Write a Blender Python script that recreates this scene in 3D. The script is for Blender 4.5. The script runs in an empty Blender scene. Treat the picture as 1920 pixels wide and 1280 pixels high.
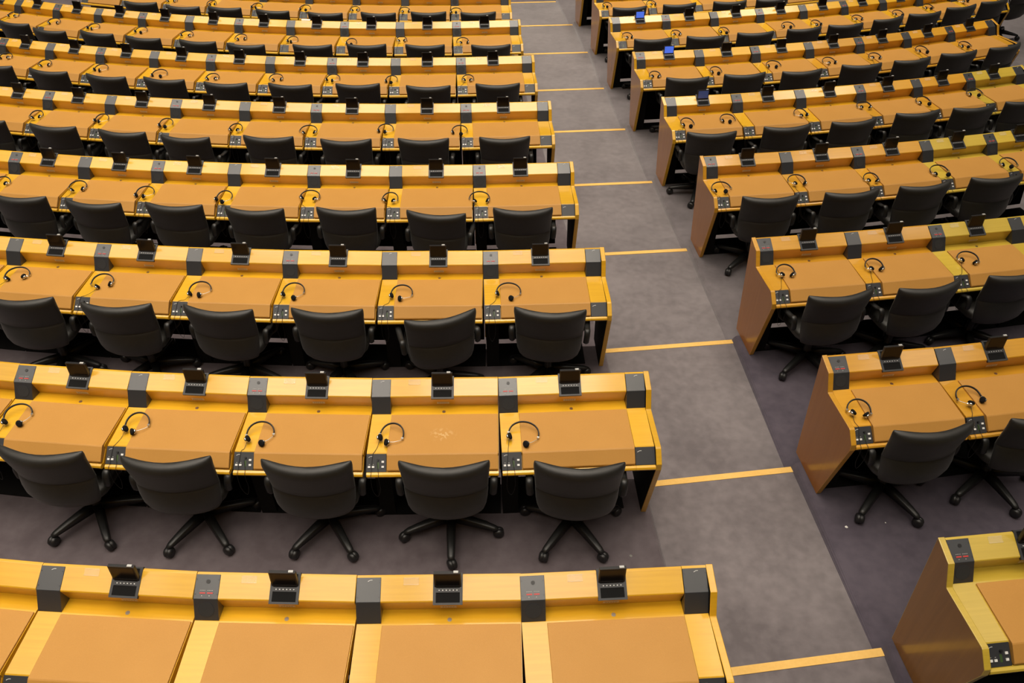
import bpy, bmesh, math, random
from mathutils import Vector, Matrix
random.seed(7)
C = bpy.context.scene.collection
STEP = 0.14          # drop from one row to the next
HF = 0.835           # top of the desk back above its own floor
PODS={'L1': [(1.731,-27.624),(0.953,-27.668),(0.182,-27.683),(-0.583,-27.668),(-1.338,-27.625),(-2.084,-27.554),(-2.819,-27.456),(-3.542,-27.332),(-4.252,-27.182),(-4.948,-27.008)],'L2': [(1.697,-26.143),(0.898,-26.188),(0.113,-26.203),(-0.658,-26.19),(-1.413,-26.15),(-2.152,-26.084),(-2.872,-25.993),(-3.575,-25.879),(-4.258,-25.744),(-4.921,-25.587)],'L3': [(1.609,-24.626),(0.813,-24.66),(0.031,-24.668),(-0.735,-24.652),(-1.486,-24.614),(-2.221,-24.555),(-2.938,-24.477),(-3.639,-24.38),(-4.321,-24.266),(-4.986,-24.137),(-5.633,-23.994)],'L4': [(1.509,-23.058),(0.723,-23.101),(-0.049,-23.117),(-0.807,-23.108),(-1.548,-23.076),(-2.274,-23.023),(-2.982,-22.949),(-3.673,-22.857),(-4.347,-22.747),(-5.002,-22.622),(-5.639,-22.482),(-6.257,-22.328)],'L5': [(1.461,-21.51),(0.631,-21.559),(-0.184,-21.578),(-0.981,-21.567),(-1.762,-21.53),(-2.523,-21.467),(-3.266,-21.381),(-3.989,-21.273),(-4.691,-21.146),(-5.373,-21.001),(-6.034,-20.84),(-6.674,-20.664),(-7.293,-20.476)],'L6': [(1.351,-19.954),(0.539,-20.016),(-0.259,-20.044),(-1.042,-20.041),(-1.808,-20.007),(-2.556,-19.946),(-3.285,-19.859),(-3.994,-19.747),(-4.683,-19.614),(-5.351,-19.46),(-5.998,-19.288),(-6.623,-19.099),(-7.225,-18.896),(-7.806,-18.679)],'L7': [(1.228,-18.422),(0.439,-18.487),(-0.339,-18.517),(-1.102,-18.514),(-1.85,-18.478),(-2.582,-18.413),(-3.296,-18.32),(-3.991,-18.202),(-4.667,-18.058),(-5.321,-17.893),(-5.955,-17.707),(-6.567,-17.503),(-7.157,-17.282),(-7.725,-17.046),(-8.27,-16.796)],'L8': [(1.118,-16.918),(0.355,-16.964),(-0.397,-16.977),(-1.138,-16.96),(-1.867,-16.913),(-2.582,-16.84),(-3.283,-16.741),(-3.969,-16.617),(-4.64,-16.471),(-5.294,-16.303),(-5.932,-16.116),(-6.553,-15.91),(-7.157,-15.688)],'L9': [(1.051,-15.405),(0.262,-15.45),(-0.514,-15.458),(-1.275,-15.43),(-2.02,-15.369),(-2.747,-15.277),(-3.455,-15.156)],'L10': [(0.969,-13.892),(0.18,-13.936),(-0.595,-13.939),(-1.356,-13.902),(-2.099,-13.828),(-2.823,-13.719),(-3.528,-13.579)],'R1': [(1.527,-27.583),(2.276,-27.548),(3.024,-27.494),(3.771,-27.419),(4.515,-27.324),(5.258,-27.208)],'R2': [(1.497,-26.102),(2.205,-26.072),(2.911,-26.015),(3.611,-25.933),(4.307,-25.824),(4.995,-25.689)],'R3': [(1.433,-24.609),(2.163,-24.56),(2.878,-24.497),(3.579,-24.42),(4.266,-24.332),(4.938,-24.234),(5.597,-24.126),(6.241,-24.009)],'R4': [(1.358,-23.064),(2.093,-23.024),(2.814,-22.963),(3.522,-22.883),(4.215,-22.784),(4.893,-22.668),(5.556,-22.536),(6.203,-22.389),(6.835,-22.228)],'R5': [(1.266,-21.529),(2.012,-21.491),(2.742,-21.43),(3.458,-21.346),(4.157,-21.241),(4.84,-21.116),(5.505,-20.973),(6.154,-20.813),(6.784,-20.637),(7.397,-20.447)],'R6': [(1.183,-19.974),(1.932,-19.947),(2.667,-19.892),(3.386,-19.808),(4.088,-19.699),(4.773,-19.566),(5.439,-19.41),(6.086,-19.232),(6.713,-19.035),(7.32,-18.82),(7.905,-18.588)],'R7': [(1.116,-18.467),(1.838,-18.417),(2.542,-18.345),(3.229,-18.254),(3.897,-18.146),(4.547,-18.021),(5.179,-17.883),(5.793,-17.732),(6.389,-17.57),(6.968,-17.398),(7.529,-17.218),(8.073,-17.031),(8.6,-16.839)],'R8': [(1.056,-16.954),(1.79,-16.9),(2.506,-16.822),(3.204,-16.721),(3.883,-16.6),(4.543,-16.46),(5.184,-16.304),(5.805,-16.132),(6.408,-15.947)],'R9': [(0.973,-15.441),(1.694,-15.387),(2.397,-15.307),(3.081,-15.203),(3.746,-15.077)],'R10': [(0.802,-13.932),(1.523,-13.882),(2.225,-13.801),(2.909,-13.693),(3.572,-13.561),(4.216,-13.405),(4.839,-13.229)]}
NBAY={'L1': 6,'L2': 6,'L3': 7,'L4': 8,'L5': 9,'L6': 10,'L7': 11,'L8': 9,'R1': 2,'R2': 2,'R3': 4,'R4': 5,'R5': 6,'R6': 7,'R7': 9,'R8': 5,'R9': 1}
CHAIRS=[('L',2,1,0.503,-26.702,-3.0),('L',2,2,-0.257,-26.67,-1.3),('L',2,3,-1.016,-26.64,-3.4),('L',2,4,-1.809,-26.584,-1.9),('L',2,5,-2.514,-26.503,-7.7),('L',3,1,0.458,-25.187,-5.5),('L',3,2,-0.372,-25.233,13.6),('L',3,3,-1.117,-25.137,-3.3),('L',3,4,-1.869,-25.098,-8.2),('L',3,5,-2.614,-25.027,-3.4),('L',3,6,-3.329,-24.93,-3.8),('L',4,1,0.323,-23.661,-1.3),('L',4,2,-0.393,-23.704,-7.9),('L',4,3,-1.174,-23.611,-3.3),('L',4,4,-1.946,-23.591,-5.1),('L',4,5,-2.642,-23.502,-6.9),('L',4,6,-3.336,-23.443,-9.4),('L',4,7,-4.017,-23.323,-7.9),('L',5,1,0.205,-22.134,0.7),('L',5,2,-0.597,-22.142,-1.7),('L',5,3,-1.365,-22.134,-2.0),('L',5,4,-2.137,-22.047,-5.0),('L',5,5,-2.955,-22.024,-8.1),('L',5,6,-3.615,-21.89,-9.9),('L',5,7,-4.352,-21.75,-10.1),('L',5,8,-5.114,-21.595,-11.9),('L',6,1,0.171,-20.594,0.3),('L',6,2,-0.618,-20.625,-1.6),('L',6,3,-1.429,-20.548,-1.6),('L',6,4,-2.187,-20.536,-6.6),('L',6,5,-2.937,-20.474,-5.4),('L',6,6,-3.655,-20.342,-10.8),('L',6,7,-4.346,-20.241,-12.9),('L',6,8,-5.065,-20.075,-14.3),('L',6,9,-5.772,-19.897,-14.5),('L',7,1,0.114,-19.124,0.5),('L',7,2,-0.727,-19.098,-2.3),('L',7,3,-1.485,-19.064,-1.7),('L',7,4,-2.178,-19.057,-2.7),('L',7,5,-3.02,-19.014,-8.6),('L',7,6,-3.66,-18.882,-11.4),('L',7,7,-4.394,-18.746,-14.1),('L',7,8,-5.041,-18.565,-17.9),('L',7,9,-5.701,-18.456,-17.4),('L',7,10,-6.276,-18.177,-19.4),('L',8,1,-0.048,-17.595,1.4),('L',8,2,-0.756,-17.565,-0.9),('L',8,3,-1.461,-17.575,-5.6),('L',8,4,-2.22,-17.554,-6.4),('L',8,5,-2.975,-17.433,-12.2),('L',8,6,-3.697,-17.293,-10.3),('L',8,7,-4.318,-17.238,-8.2),('L',8,8,-4.983,-17.045,-8.7),('R',2,1,2.558,-26.5,6.8),('R',2,2,3.278,-26.423,8.7),('R',3,1,2.523,-25.069,9.1),('R',3,2,3.199,-24.994,11.1),('R',3,3,3.918,-24.862,12.1),('R',4,1,2.478,-23.531,2.3),('R',4,2,3.202,-23.471,7.0),('R',4,3,3.884,-23.375,10.3),('R',4,4,4.596,-23.263,6.6),('R',5,1,2.301,-22.089,0.9),('R',5,2,3.086,-21.978,6.5),('R',5,3,3.8,-21.881,10.1),('R',5,4,4.543,-21.708,9.3),('R',5,5,5.192,-21.604,10.3),('R',5,6,5.807,-21.468,12.8),('R',6,1,2.385,-20.486,1.7),('R',6,2,3.065,-20.401,6.0),('R',6,3,3.758,-20.333,9.0),('R',6,4,4.538,-20.176,5.7),('R',6,5,5.185,-20.046,13.2),('R',6,6,5.847,-19.857,12.3),('R',6,7,6.49,-19.68,20.2),('R',7,1,2.233,-18.974,4.6),('R',7,2,2.952,-18.91,1.7),('R',7,3,3.631,-18.798,6.1),('R',7,4,4.308,-18.672,12.4),('R',7,5,4.926,-18.554,7.9),('R',7,6,5.559,-18.348,19.8),('R',7,7,6.165,-18.17,11.8),('R',7,8,6.777,-17.933,16.2),('R',7,9,7.347,-17.713,21.0),('R',8,1,2.151,-17.449,6.2),('R',8,2,2.898,-17.341,8.3),('R',8,3,3.678,-17.249,4.7),('R',8,4,4.32,-17.155,9.6)]
HEADS=[('L',2,1,0.197,-26.554,-15.0,0.181),('L',2,2,-0.585,-26.54,-15.3,0.148),('L',2,3,-1.362,-26.502,1.0,0.169),('L',2,4,-2.113,-26.403,1.5,0.149),('L',2,5,-2.854,-26.306,13.2,0.17),('L',3,1,0.158,-25.013,-11.7,0.188),('L',3,2,-0.634,-25.013,-8.9,0.159),('L',3,3,-1.437,-24.962,-4.8,0.168),('L',3,4,-2.132,-24.924,7.1,0.153),('L',3,5,-2.887,-24.804,6.4,0.155),('L',3,6,-3.56,-24.699,9.1,0.177),('L',4,1,-0.052,-23.488,-6.8,0.171),('L',4,2,-0.846,-23.478,-7.9,0.144),('L',4,3,-1.563,-23.42,-11.1,0.186),('L',4,4,-2.322,-23.404,-7.8,0.147),('L',4,5,-3.046,-23.307,3.7,0.155),('L',4,6,-3.684,-23.19,-1.6,0.16),('L',4,7,-4.392,-23.095,14.5,0.142),('L',5,1,-0.251,-21.948,-4.9,0.168),('L',5,2,-1.021,-21.895,-1.8,0.152),('L',5,3,-1.82,-21.901,-6.2,0.184),('L',5,4,-2.583,-21.839,-7.8,0.148),('L',5,5,-3.335,-21.699,0.7,0.139),('L',5,6,-4.041,-21.577,0.0,0.144),('L',5,7,-4.765,-21.475,-0.6,0.135),('L',6,1,-0.176,-20.389,-6.8,0.145),('L',6,2,-1.083,-20.388,-7.5,0.146),('L',6,3,-1.779,-20.33,-2.5,0.154),('L',6,4,-2.458,-20.299,2.1,0.155),('L',6,5,-3.218,-20.265,-4.3,0.162),('L',6,6,-3.874,-20.133,0.2,0.175),('L',6,7,-4.624,-19.959,-0.5,0.168),('L',6,8,-5.356,-19.809,-1.0,0.169),('L',6,9,-5.923,-19.58,-1.8,0.163),('L',7,1,-0.255,-18.899,-0.7,0.165),('L',7,2,-1.072,-18.831,5.6,0.147),('L',7,3,-1.736,-18.888,-2.5,0.149),('L',7,4,-2.526,-18.794,-3.5,0.149),('L',7,5,-3.235,-18.696,-4.3,0.162),('L',7,6,-3.988,-18.567,-11.4,0.175),('L',7,7,-4.643,-18.399,-2.1,0.159),('L',7,8,-5.329,-18.263,-7.2,0.163),('L',7,9,-5.948,-18.052,-7.9,0.18),('L',7,10,-6.61,-17.793,-5.9,0.169),('L',8,1,-0.372,-17.416,-1.0,0.158),('L',8,2,-1.136,-17.366,1.5,0.157),('L',8,3,-1.87,-17.313,2.3,0.148),('L',8,4,-2.616,-17.239,-0.4,0.152),('L',8,5,-3.346,-17.141,-4.6,0.159),('L',8,6,-4.048,-17.006,3.1,0.148),('L',8,7,-4.676,-16.863,1.9,0.163),('R',2,1,2.256,-26.432,-16.0,0.141),('R',2,2,2.984,-26.341,5.3,0.165),('R',3,1,2.287,-24.847,-1.7,0.14),('R',3,2,2.994,-24.794,-2.0,0.142),('R',3,3,3.758,-24.722,-19.8,0.152),('R',4,1,2.144,-23.389,10.2,0.176),('R',4,2,2.864,-23.281,-9.1,0.153),('R',4,3,3.563,-23.272,-2.0,0.143),('R',4,4,4.255,-23.149,10.8,0.187),('R',4,5,4.968,-23.033,-9.0,0.159),('R',5,1,2.151,-21.852,5.1,0.139),('R',5,2,2.599,-21.776,4.3,0.161),('R',5,3,3.413,-21.67,1.9,0.144),('R',5,4,4.163,-21.517,2.7,0.164),('R',5,5,4.86,-21.414,6.2,0.165),('R',5,6,5.521,-21.233,1.5,0.183),('R',6,1,2.071,-20.355,0.3,0.133),('R',6,2,2.832,-20.244,1.0,0.148),('R',6,3,3.581,-20.09,2.1,0.173),('R',6,4,4.297,-20.007,2.9,0.152),('R',6,5,4.92,-19.887,4.0,0.153),('R',6,6,5.597,-19.689,9.2,0.156),('R',6,7,6.214,-19.563,5.6,0.151),('R',7,1,1.969,-18.788,1.1,0.137),('R',7,2,2.647,-18.72,5.0,0.139),('R',7,3,3.32,-18.638,2.5,0.14),('R',7,4,4.257,-18.472,3.1,0.179),('R',7,5,4.668,-18.409,3.6,0.139),('R',7,6,5.317,-18.238,8.5,0.164),('R',7,7,5.965,-18.062,4.8,0.157),('R',7,8,6.499,-17.836,9.8,0.166),('R',7,9,7.115,-17.577,12.8,0.167),('R',8,1,1.892,-17.251,1.2,0.136),('R',8,2,2.569,-17.185,2.1,0.141)]


# ------------------------------------------------------------------ materials
def new_mat(name):
    m = bpy.data.materials.new(name); m.use_nodes = True
    nt = m.node_tree; b = nt.nodes['Principled BSDF']
    return m, nt, b
def flat(name, col, rough=0.5, metal=0.0, spec=0.5, emit=None, es=0.0, coat=0.0):
    m, nt, b = new_mat(name)
    b.inputs['Base Color'].default_value = (*col, 1); b.inputs['Roughness'].default_value = rough
    b.inputs['Metallic'].default_value = metal; b.inputs['Specular IOR Level'].default_value = spec
    b.inputs['Coat Weight'].default_value = coat; b.inputs['Coat Roughness'].default_value = .22
    if emit: b.inputs['Emission Color'].default_value = (*emit, 1); b.inputs['Emission Strength'].default_value = es
    return m
def link(nt, a, b): nt.links.new(a, b)
def wood(name, c1, c2, scale=(3, 60, 60), rough=0.34, coat=0.7):
    m, nt, b = new_mat(name); N = nt.nodes
    tc = N.new('ShaderNodeTexCoord'); mp = N.new('ShaderNodeMapping'); mp.inputs['Scale'].default_value = scale
    oi = N.new('ShaderNodeObjectInfo'); add = N.new('ShaderNodeVectorMath'); add.operation = 'ADD'
    sc = N.new('ShaderNodeMath'); sc.operation = 'MULTIPLY'; sc.inputs[1].default_value = 37.0
    link(nt, oi.outputs['Random'], sc.inputs[0])
    link(nt, tc.outputs['Object'], add.inputs[0]); link(nt, sc.outputs[0], add.inputs[1])
    link(nt, add.outputs[0], mp.inputs['Vector'])
    n1 = N.new('ShaderNodeTexNoise'); n1.inputs['Scale'].default_value = 1.0; n1.inputs['Detail'].default_value = 6; n1.inputs['Roughness'].default_value = 0.6
    link(nt, mp.outputs[0], n1.inputs['Vector'])
    n2 = N.new('ShaderNodeTexNoise'); n2.inputs['Scale'].default_value = 2.2; n2.inputs['Detail'].default_value = 2
    link(nt, add.outputs[0], n2.inputs['Vector'])
    mx = N.new('ShaderNodeMath'); mx.operation = 'MULTIPLY_ADD'; mx.inputs[1].default_value = 0.6
    ms = N.new('ShaderNodeMath'); ms.operation = 'MULTIPLY'; ms.inputs[1].default_value = 0.4
    link(nt, n2.outputs['Fac'], ms.inputs[0]); link(nt, n1.outputs['Fac'], mx.inputs[0]); link(nt, ms.outputs[0], mx.inputs[2])
    cr = N.new('ShaderNodeValToRGB'); cr.color_ramp.elements[0].position = 0.36; cr.color_ramp.elements[1].position = 0.64
    cr.color_ramp.elements[0].color = (*c1, 1); cr.color_ramp.elements[1].color = (*c2, 1)
    link(nt, mx.outputs[0], cr.inputs['Fac'])
    hs = N.new('ShaderNodeHueSaturation'); mr = N.new('ShaderNodeMapRange')
    mr.inputs['To Min'].default_value = 0.92; mr.inputs['To Max'].default_value = 1.08
    link(nt, oi.outputs['Random'], mr.inputs['Value']); link(nt, mr.outputs[0], hs.inputs['Value'])
    link(nt, cr.outputs['Color'], hs.inputs['Color']); link(nt, hs.outputs['Color'], b.inputs['Base Color'])
    b.inputs['Roughness'].default_value = rough; b.inputs['Coat Weight'].default_value = coat; b.inputs['Coat Roughness'].default_value = 0.12
    return m
def mottled(name, c1, c2, s1, s2, rough, bump=0.0, sheen=0.0, spec=0.3, bs=300):
    m, nt, b = new_mat(name); N = nt.nodes
    tc = N.new('ShaderNodeTexCoord')
    n1 = N.new('ShaderNodeTexNoise'); n1.inputs['Scale'].default_value = s1; n1.inputs['Detail'].default_value = 4
    n2 = N.new('ShaderNodeTexNoise'); n2.inputs['Scale'].default_value = s2; n2.inputs['Detail'].default_value = 3
    link(nt, tc.outputs['Object'], n1.inputs['Vector']); link(nt, tc.outputs['Object'], n2.inputs['Vector'])
    mx = N.new('ShaderNodeMath'); mx.operation = 'MULTIPLY_ADD'; mx.inputs[1].default_value = 0.55
    ms = N.new('ShaderNodeMath'); ms.operation = 'MULTIPLY'; ms.inputs[1].default_value = 0.45
    link(nt, n2.outputs['Fac'], ms.inputs[0]); link(nt, n1.outputs['Fac'], mx.inputs[0]); link(nt, ms.outputs[0], mx.inputs[2])
    cr = N.new('ShaderNodeValToRGB'); cr.color_ramp.elements[0].position = 0.36; cr.color_ramp.elements[1].position = 0.64
    cr.color_ramp.elements[0].color = (*c1, 1); cr.color_ramp.elements[1].color = (*c2, 1)
    link(nt, mx.outputs[0], cr.inputs['Fac']); link(nt, cr.outputs['Color'], b.inputs['Base Color'])
    b.inputs['Roughness'].default_value = rough; b.inputs['Sheen Weight'].default_value = sheen; b.inputs['Specular IOR Level'].default_value = spec
    if bump:
        n3 = N.new('ShaderNodeTexNoise'); n3.inputs['Scale'].default_value = bs; n3.inputs['Detail'].default_value = 2
        link(nt, tc.outputs['Object'], n3.inputs['Vector'])
        bp = N.new('ShaderNodeBump'); bp.inputs['Strength'].default_value = bump; bp.inputs['Distance'].default_value = 0.004
        link(nt, n3.outputs['Fac'], bp.inputs['Height']); link(nt, bp.outputs['Normal'], b.inputs['Normal'])
    return m, nt, b, cr

WOOD = {'gold': wood('beech_veneer', (.66, .350, .013), (.74, .412, .020)),
        'amber': wood('amber_veneer', (.59, .285, .018), (.66, .33, .024)),
        'lime': wood('yellow_veneer', (.55, .385, .040), (.63, .445, .054))}
FACE = {'gold': wood('shaded_panel_veneer', (.36, .128, .009), (.42, .152, .012), (30, 30, 1.6), 0.24, 0.35)}  # end panel's outer face: same veneer, its shade put into a darker colour
FACE['amber'] = FACE['gold']; FACE['lime'] = wood('shaded_yellow_panel_veneer', (.26, .110, .014), (.31, .135, .018), (30, 30, 1.6), 0.22, 0.5)  # yellow panel face darkened in colour for shade likewise
PAD = mottled('tan_leather', (.485, .240, .052), (.525, .264, .060), 3, 220, .45, .12, 0, .28, 260)[0]
# the same leather with a pale scuffed patch
PADW, nt, b, cr = mottled('tan_leather_scuffed', (.485, .240, .052), (.525, .264, .060), 3, 220, .45, .12, 0, .28, 260)
N = nt.nodes; tc = N.new('ShaderNodeTexCoord'); mp = N.new('ShaderNodeMapping'); mp.vector_type = 'TEXTURE'
mp.inputs['Location'].default_value = (.38, -.33, -.135); mp.inputs['Scale'].default_value = (.09, .06, 1)
link(nt, tc.outputs['Object'], mp.inputs['Vector'])
gr = N.new('ShaderNodeTexGradient'); gr.gradient_type = 'SPHERICAL'; link(nt, mp.outputs[0], gr.inputs['Vector'])
ns = N.new('ShaderNodeTexNoise'); ns.inputs['Scale'].default_value = 55; ns.inputs['Detail'].default_value = 6; link(nt, tc.outputs['Object'], ns.inputs['Vector'])
r2 = N.new('ShaderNodeValToRGB'); r2.color_ramp.elements[0].position = .53; r2.color_ramp.elements[1].position = .60
link(nt, ns.outputs['Fac'], r2.inputs['Fac'])
mu = N.new('ShaderNodeMath'); mu.operation = 'MULTIPLY'; gm = N.new('ShaderNodeMath'); gm.operation = 'MULTIPLY'; gm.inputs[1].default_value = .6; link(nt, gr.outputs['Fac'], gm.inputs[0]); link(nt, gm.outputs[0], mu.inputs[0]); link(nt, r2.outputs['Color'], mu.inputs[1])
mixc = N.new('ShaderNodeMix'); mixc.data_type = 'RGBA'; link(nt, mu.outputs[0], mixc.inputs['Factor'])
link(nt, cr.outputs['Color'], mixc.inputs[6]); mixc.inputs[7].default_value = (.75, .55, .28, 1)
link(nt, mixc.outputs[2], b.inputs['Base Color'])

def carpet(name, c1, c2, sh=.3):
    return mottled(name, c1, c2, 1.9, 14, .95, .35, sh, .1, 420)[0]
CARPET = carpet('mauve_carpet', (.095, .077, .085), (.142, .119, .130))
PURPLE = carpet('violet_carpet', (.062, .052, .070), (.100, .085, .108))
MIDGREY = carpet('grey_platform_carpet', (.098, .085, .092), (.158, .139, .148), .7)
AISLE = carpet('grey_aisle_carpet', (.122, .106, .112), (.204, .180, .187), 1.0)
TAPE = mottled('yellow_tape', (.78, .47, .12), (.84, .53, .15), 5, 60, .5)[0]
GREY = flat('grey_plastic', (.030, .0325, .037), .40, spec=.6, coat=.55)
DARK = flat('charcoal_plastic', (.030, .031, .034), .45)
BLACK = flat('black_plastic', (.012, .012, .013), .4)
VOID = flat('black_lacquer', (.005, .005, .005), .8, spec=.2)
GRILLE = flat('speaker_cloth', (.022, .024, .027), .8)
WHITE = flat('white_key', (.78, .78, .76), .4)
MARK = flat('pale_print', (.55, .55, .53), .5)
RED = flat('red_display', (.35, .02, .02), .4, emit=(1, .10, .07), es=.25)
SCREEN = flat('dark_screen', (.007, .006, .006), .16, spec=.22)
BLUE = flat('blue_screen', (.02, .03, .08), .15, emit=(.055, .12, .55), es=1.3)
NAVY = flat('dim_blue_screen', (.02, .025, .05), .15, emit=(.03, .045, .12), es=.8)
SILVER = flat('silver_metal', (.62, .62, .60), .28, 1.0)
LATCH = flat('pale_latch', (.52, .53, .52), .4)
LABEL = flat('worn_label', (.66, .56, .42), .5)
FOAM = flat('black_foam', (.010, .010, .010), .9, spec=.2)
CABLE = flat('black_cable', (.012, .011, .011), .5)
FABRIC = mottled('charcoal_leatherette', (.0085, .0079, .0062), (.0135, .0126, .0100), 30, 300, .50, .12, .08, .6, 350)[0]
PLASTIC = flat('chair_plastic', (.012, .0125, .0125), .40)
PAPER = flat('white_paper', (.82, .80, .76), .6)
m, nt, b = new_mat('clear_acrylic'); b.inputs['Base Color'].default_value = (.95, .93, .88, 1); b.inputs['Roughness'].default_value = .08
N = nt.nodes; tr = N.new('ShaderNodeBsdfTransparent'); mx = N.new('ShaderNodeMixShader'); mx.inputs[0].default_value = .07
link(nt, tr.outputs[0], mx.inputs[1]); link(nt, b.outputs[0], mx.inputs[2]); link(nt, mx.outputs[0], N['Material Output'].inputs['Surface'])
ACRYL = m

# ------------------------------------------------------------------ mesh helpers
def mesh(name, bm, mats, smooth=False):
    me = bpy.data.meshes.new(name); bm.normal_update(); bm.to_mesh(me); bm.free()
    for mm in (mats if isinstance(mats, (list, tuple)) else [mats]): me.materials.append(mm)
    if smooth:
        for p in me.polygons: p.use_smooth = True
    return me
def obj(name, me, parent=None, loc=(0, 0, 0), rot=None):
    o = bpy.data.objects.new(name, me); C.objects.link(o); o.location = loc
    if rot: o.rotation_euler = rot
    if parent: o.parent = parent
    return o
def thing(name, label, cat, loc, rz=0.0, group=None):
    o = bpy.data.objects.new(name, None); C.objects.link(o); o.empty_display_size = .1
    o.location = loc; o.rotation_euler = (0, 0, rz); o['label'] = label; o['category'] = cat
    if group: o['group'] = group
    return o
def struct(name, me, label=None):
    o = obj(name, me); o['kind'] = 'structure'
    if label: o['label'] = label
    return o
def box(bm, x0, x1, y0, y1, z0, z1, mi=0, M=None):
    v = [bm.verts.new((x, y, z)) for z in (z0, z1) for y in (y0, y1) for x in (x0, x1)]
    if M:
        for q in v: q.co = M @ q.co
    fs = [bm.faces.new([v[i] for i in f]) for f in ((0, 2, 3, 1), (4, 5, 7, 6), (0, 1, 5, 4), (2, 6, 7, 3), (0, 4, 6, 2), (1, 3, 7, 5))]
    for f in fs: f.material_index = mi
    return fs
def prism(bm, prof, x0, x1, mi=0, end0=None, end1=None):
    """profile of (dr, z) pairs running round the section, extruded along x; dr grows towards the sitter"""
    a = [bm.verts.new((x0, -p[0], p[1])) for p in prof]; c = [bm.verts.new((x1, -p[0], p[1])) for p in prof]
    n = len(prof); out = []
    for i in range(n):
        f = bm.faces.new((a[i], a[(i + 1) % n], c[(i + 1) % n], c[i])); f.material_index = mi; out.append(f)
    f0 = bm.faces.new(a[::-1]); f0.material_index = mi if end0 is None else end0
    f1 = bm.faces.new(c); f1.material_index = mi if end1 is None else end1
    bmesh.ops.recalc_face_normals(bm, faces=out + [f0, f1])
    return out + [f0, f1]
def bev(bm, w, ang=25, seg=2):
    es = [e for e in bm.edges if len(e.link_faces) == 2 and e.calc_face_angle(0) > math.radians(ang)]
    bmesh.ops.bevel(bm, geom=es, offset=w, segments=seg, affect='EDGES', profile=.5, clamp_overlap=True)
def disc(bm, c, r, h, M, n=20, mi=0):
    """short cylinder, axis = local z of M"""
    a = [bm.verts.new(M @ Vector((c[0] + r * math.cos(t), c[1] + r * math.sin(t), c[2]))) for t in [2 * math.pi * i / n for i in range(n)]]
    t_ = [bm.verts.new(M @ Vector((c[0] + r * math.cos(t), c[1] + r * math.sin(t), c[2] + h))) for t in [2 * math.pi * i / n for i in range(n)]]
    fs = [bm.faces.new((a[i], a[(i + 1) % n], t_[(i + 1) % n], t_[i])) for i in range(n)] + [bm.faces.new(t_), bm.faces.new(a[::-1])]
    for f in fs: f.material_index = mi
def tube(bm, pts, r, n=8, mi=0, closed=False, flat_=1.0, up=Vector((0, 0, 1))):
    """tube along pts; r is a number or one per point; flat_ squashes it along up"""
    P = [Vector(p) for p in pts]; rings = []
    for i, p in enumerate(P):
        t = (P[min(i + 1, len(P) - 1)] - P[max(i - 1, 0)]).normalized()
        s = t.cross(up); s = s.normalized() if s.length > 1e-4 else Vector((1, 0, 0))
        u = s.cross(t).normalized(); rr = r[i] if isinstance(r, (list, tuple)) else r
        rings.append([bm.verts.new(p + s * rr * math.cos(a) + u * rr * flat_ * math.sin(a)) for a in [2 * math.pi * j / n for j in range(n)]])
    for a, c in zip(rings, rings[1:]):
        for j in range(n):
            f = bm.faces.new((a[j], a[(j + 1) % n], c[(j + 1) % n], c[j])); f.material_index = mi; f.smooth = True
    for ring, rev in ((rings[0], True), (rings[-1], False)):
        f = bm.faces.new(ring[::-1] if rev else ring); f.material_index = mi
def smooth_path(pts, n=6):
    P = [Vector(p) for p in pts]; out = []
    for i in range(len(P) - 1):
        p0, p1, p2, p3 = P[max(i - 1, 0)], P[i], P[i + 1], P[min(i + 2, len(P) - 1)]
        for k in range(n):
            t = k / n
            out.append(.5 * ((2 * p1) + (p2 - p0) * t + (2 * p0 - 5 * p1 + 4 * p2 - p3) * t * t + (3 * p1 - p0 - 3 * p2 + p3) * t ** 3))
    out.append(P[-1]); return out

# ------------------------------------------------------------------ the row lattice
def row_z(k): return -(k - 1) * STEP          # height of the desk tops of row k
def floor_z(k): return row_z(k) - HF
def pod(b, k, j): return Vector(PODS[b + str(k)][j + 1])
def axes(b, k, j):
    a, c = pod(b, k, j - 1) if j > -1 else pod(b, k, j), pod(b, k, j + 1)
    t = (a - c) if b == 'L' else (c - a); t.normalize()
    return t, Vector((t.y, -t.x))             # along the row (to the right), towards the sitter
BACKFOOT = {1: .05, 2: .057, 3: .09, 4: .115, 5: .15, 6: .20, 7: .20, 8: .12, 9: .12, 10: .12}
RISER = {1: .08, 2: .15, 3: .18, 4: .208, 5: .233, 6: .255, 7: .285, 8: .2, 9: .2, 10: .2}

# ------------------------------------------------------------------ floor
def row_line(k, dr, side):
    """points along row k at distance dr, from left to right"""
    out = []
    L = PODS['L' + str(k)]; R = PODS['R' + str(k)]
    for j in range(len(L) - 3, -1, -1):
        t, n = axes('L', k, j); p = pod('L', k, j) + n * dr
        if j == len(L) - 3: out.append(p - t * 9 + n * -1.6)
        out.append(p)
    t, n = axes('L', k, 0); out.append(pod('L', k, 0) + t * .095 + n * dr)
    t, n = axes('R', k, 0); out.append(pod('R', k, 0) - t * .108 + n * dr)
    nl = len(out)
    for j in range(0, len(R) - 2):
        t, n = axes('R', k, j); p = pod('R', k, j) + n * dr; out.append(p)
    out.append(p + t * 9 - n * 1.6)
    return out, nl - 2, nl - 1
LINES = {k: row_line(k, RISER[k], 0) for k in range(1, 11)}
bm = bmesh.new(); bma = bmesh.new()
def resample(pts, n):
    d = [0]
    for a, c in zip(pts, pts[1:]): d.append(d[-1] + (c - a).length)
    out = []
    for i in range(n):
        s = d[-1] * i / (n - 1); j = 0
        while j < len(pts) - 2 and d[j + 1] < s: j += 1
        out.append(pts[j].lerp(pts[j + 1], (s - d[j]) / max(1e-9, d[j + 1] - d[j])))
    return out
def quad(b_, p, q, r, s, mi=0):
    f = b_.faces.new([b_.verts.new(v) for v in (p, q, r, s)]); f.material_index = mi
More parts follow.
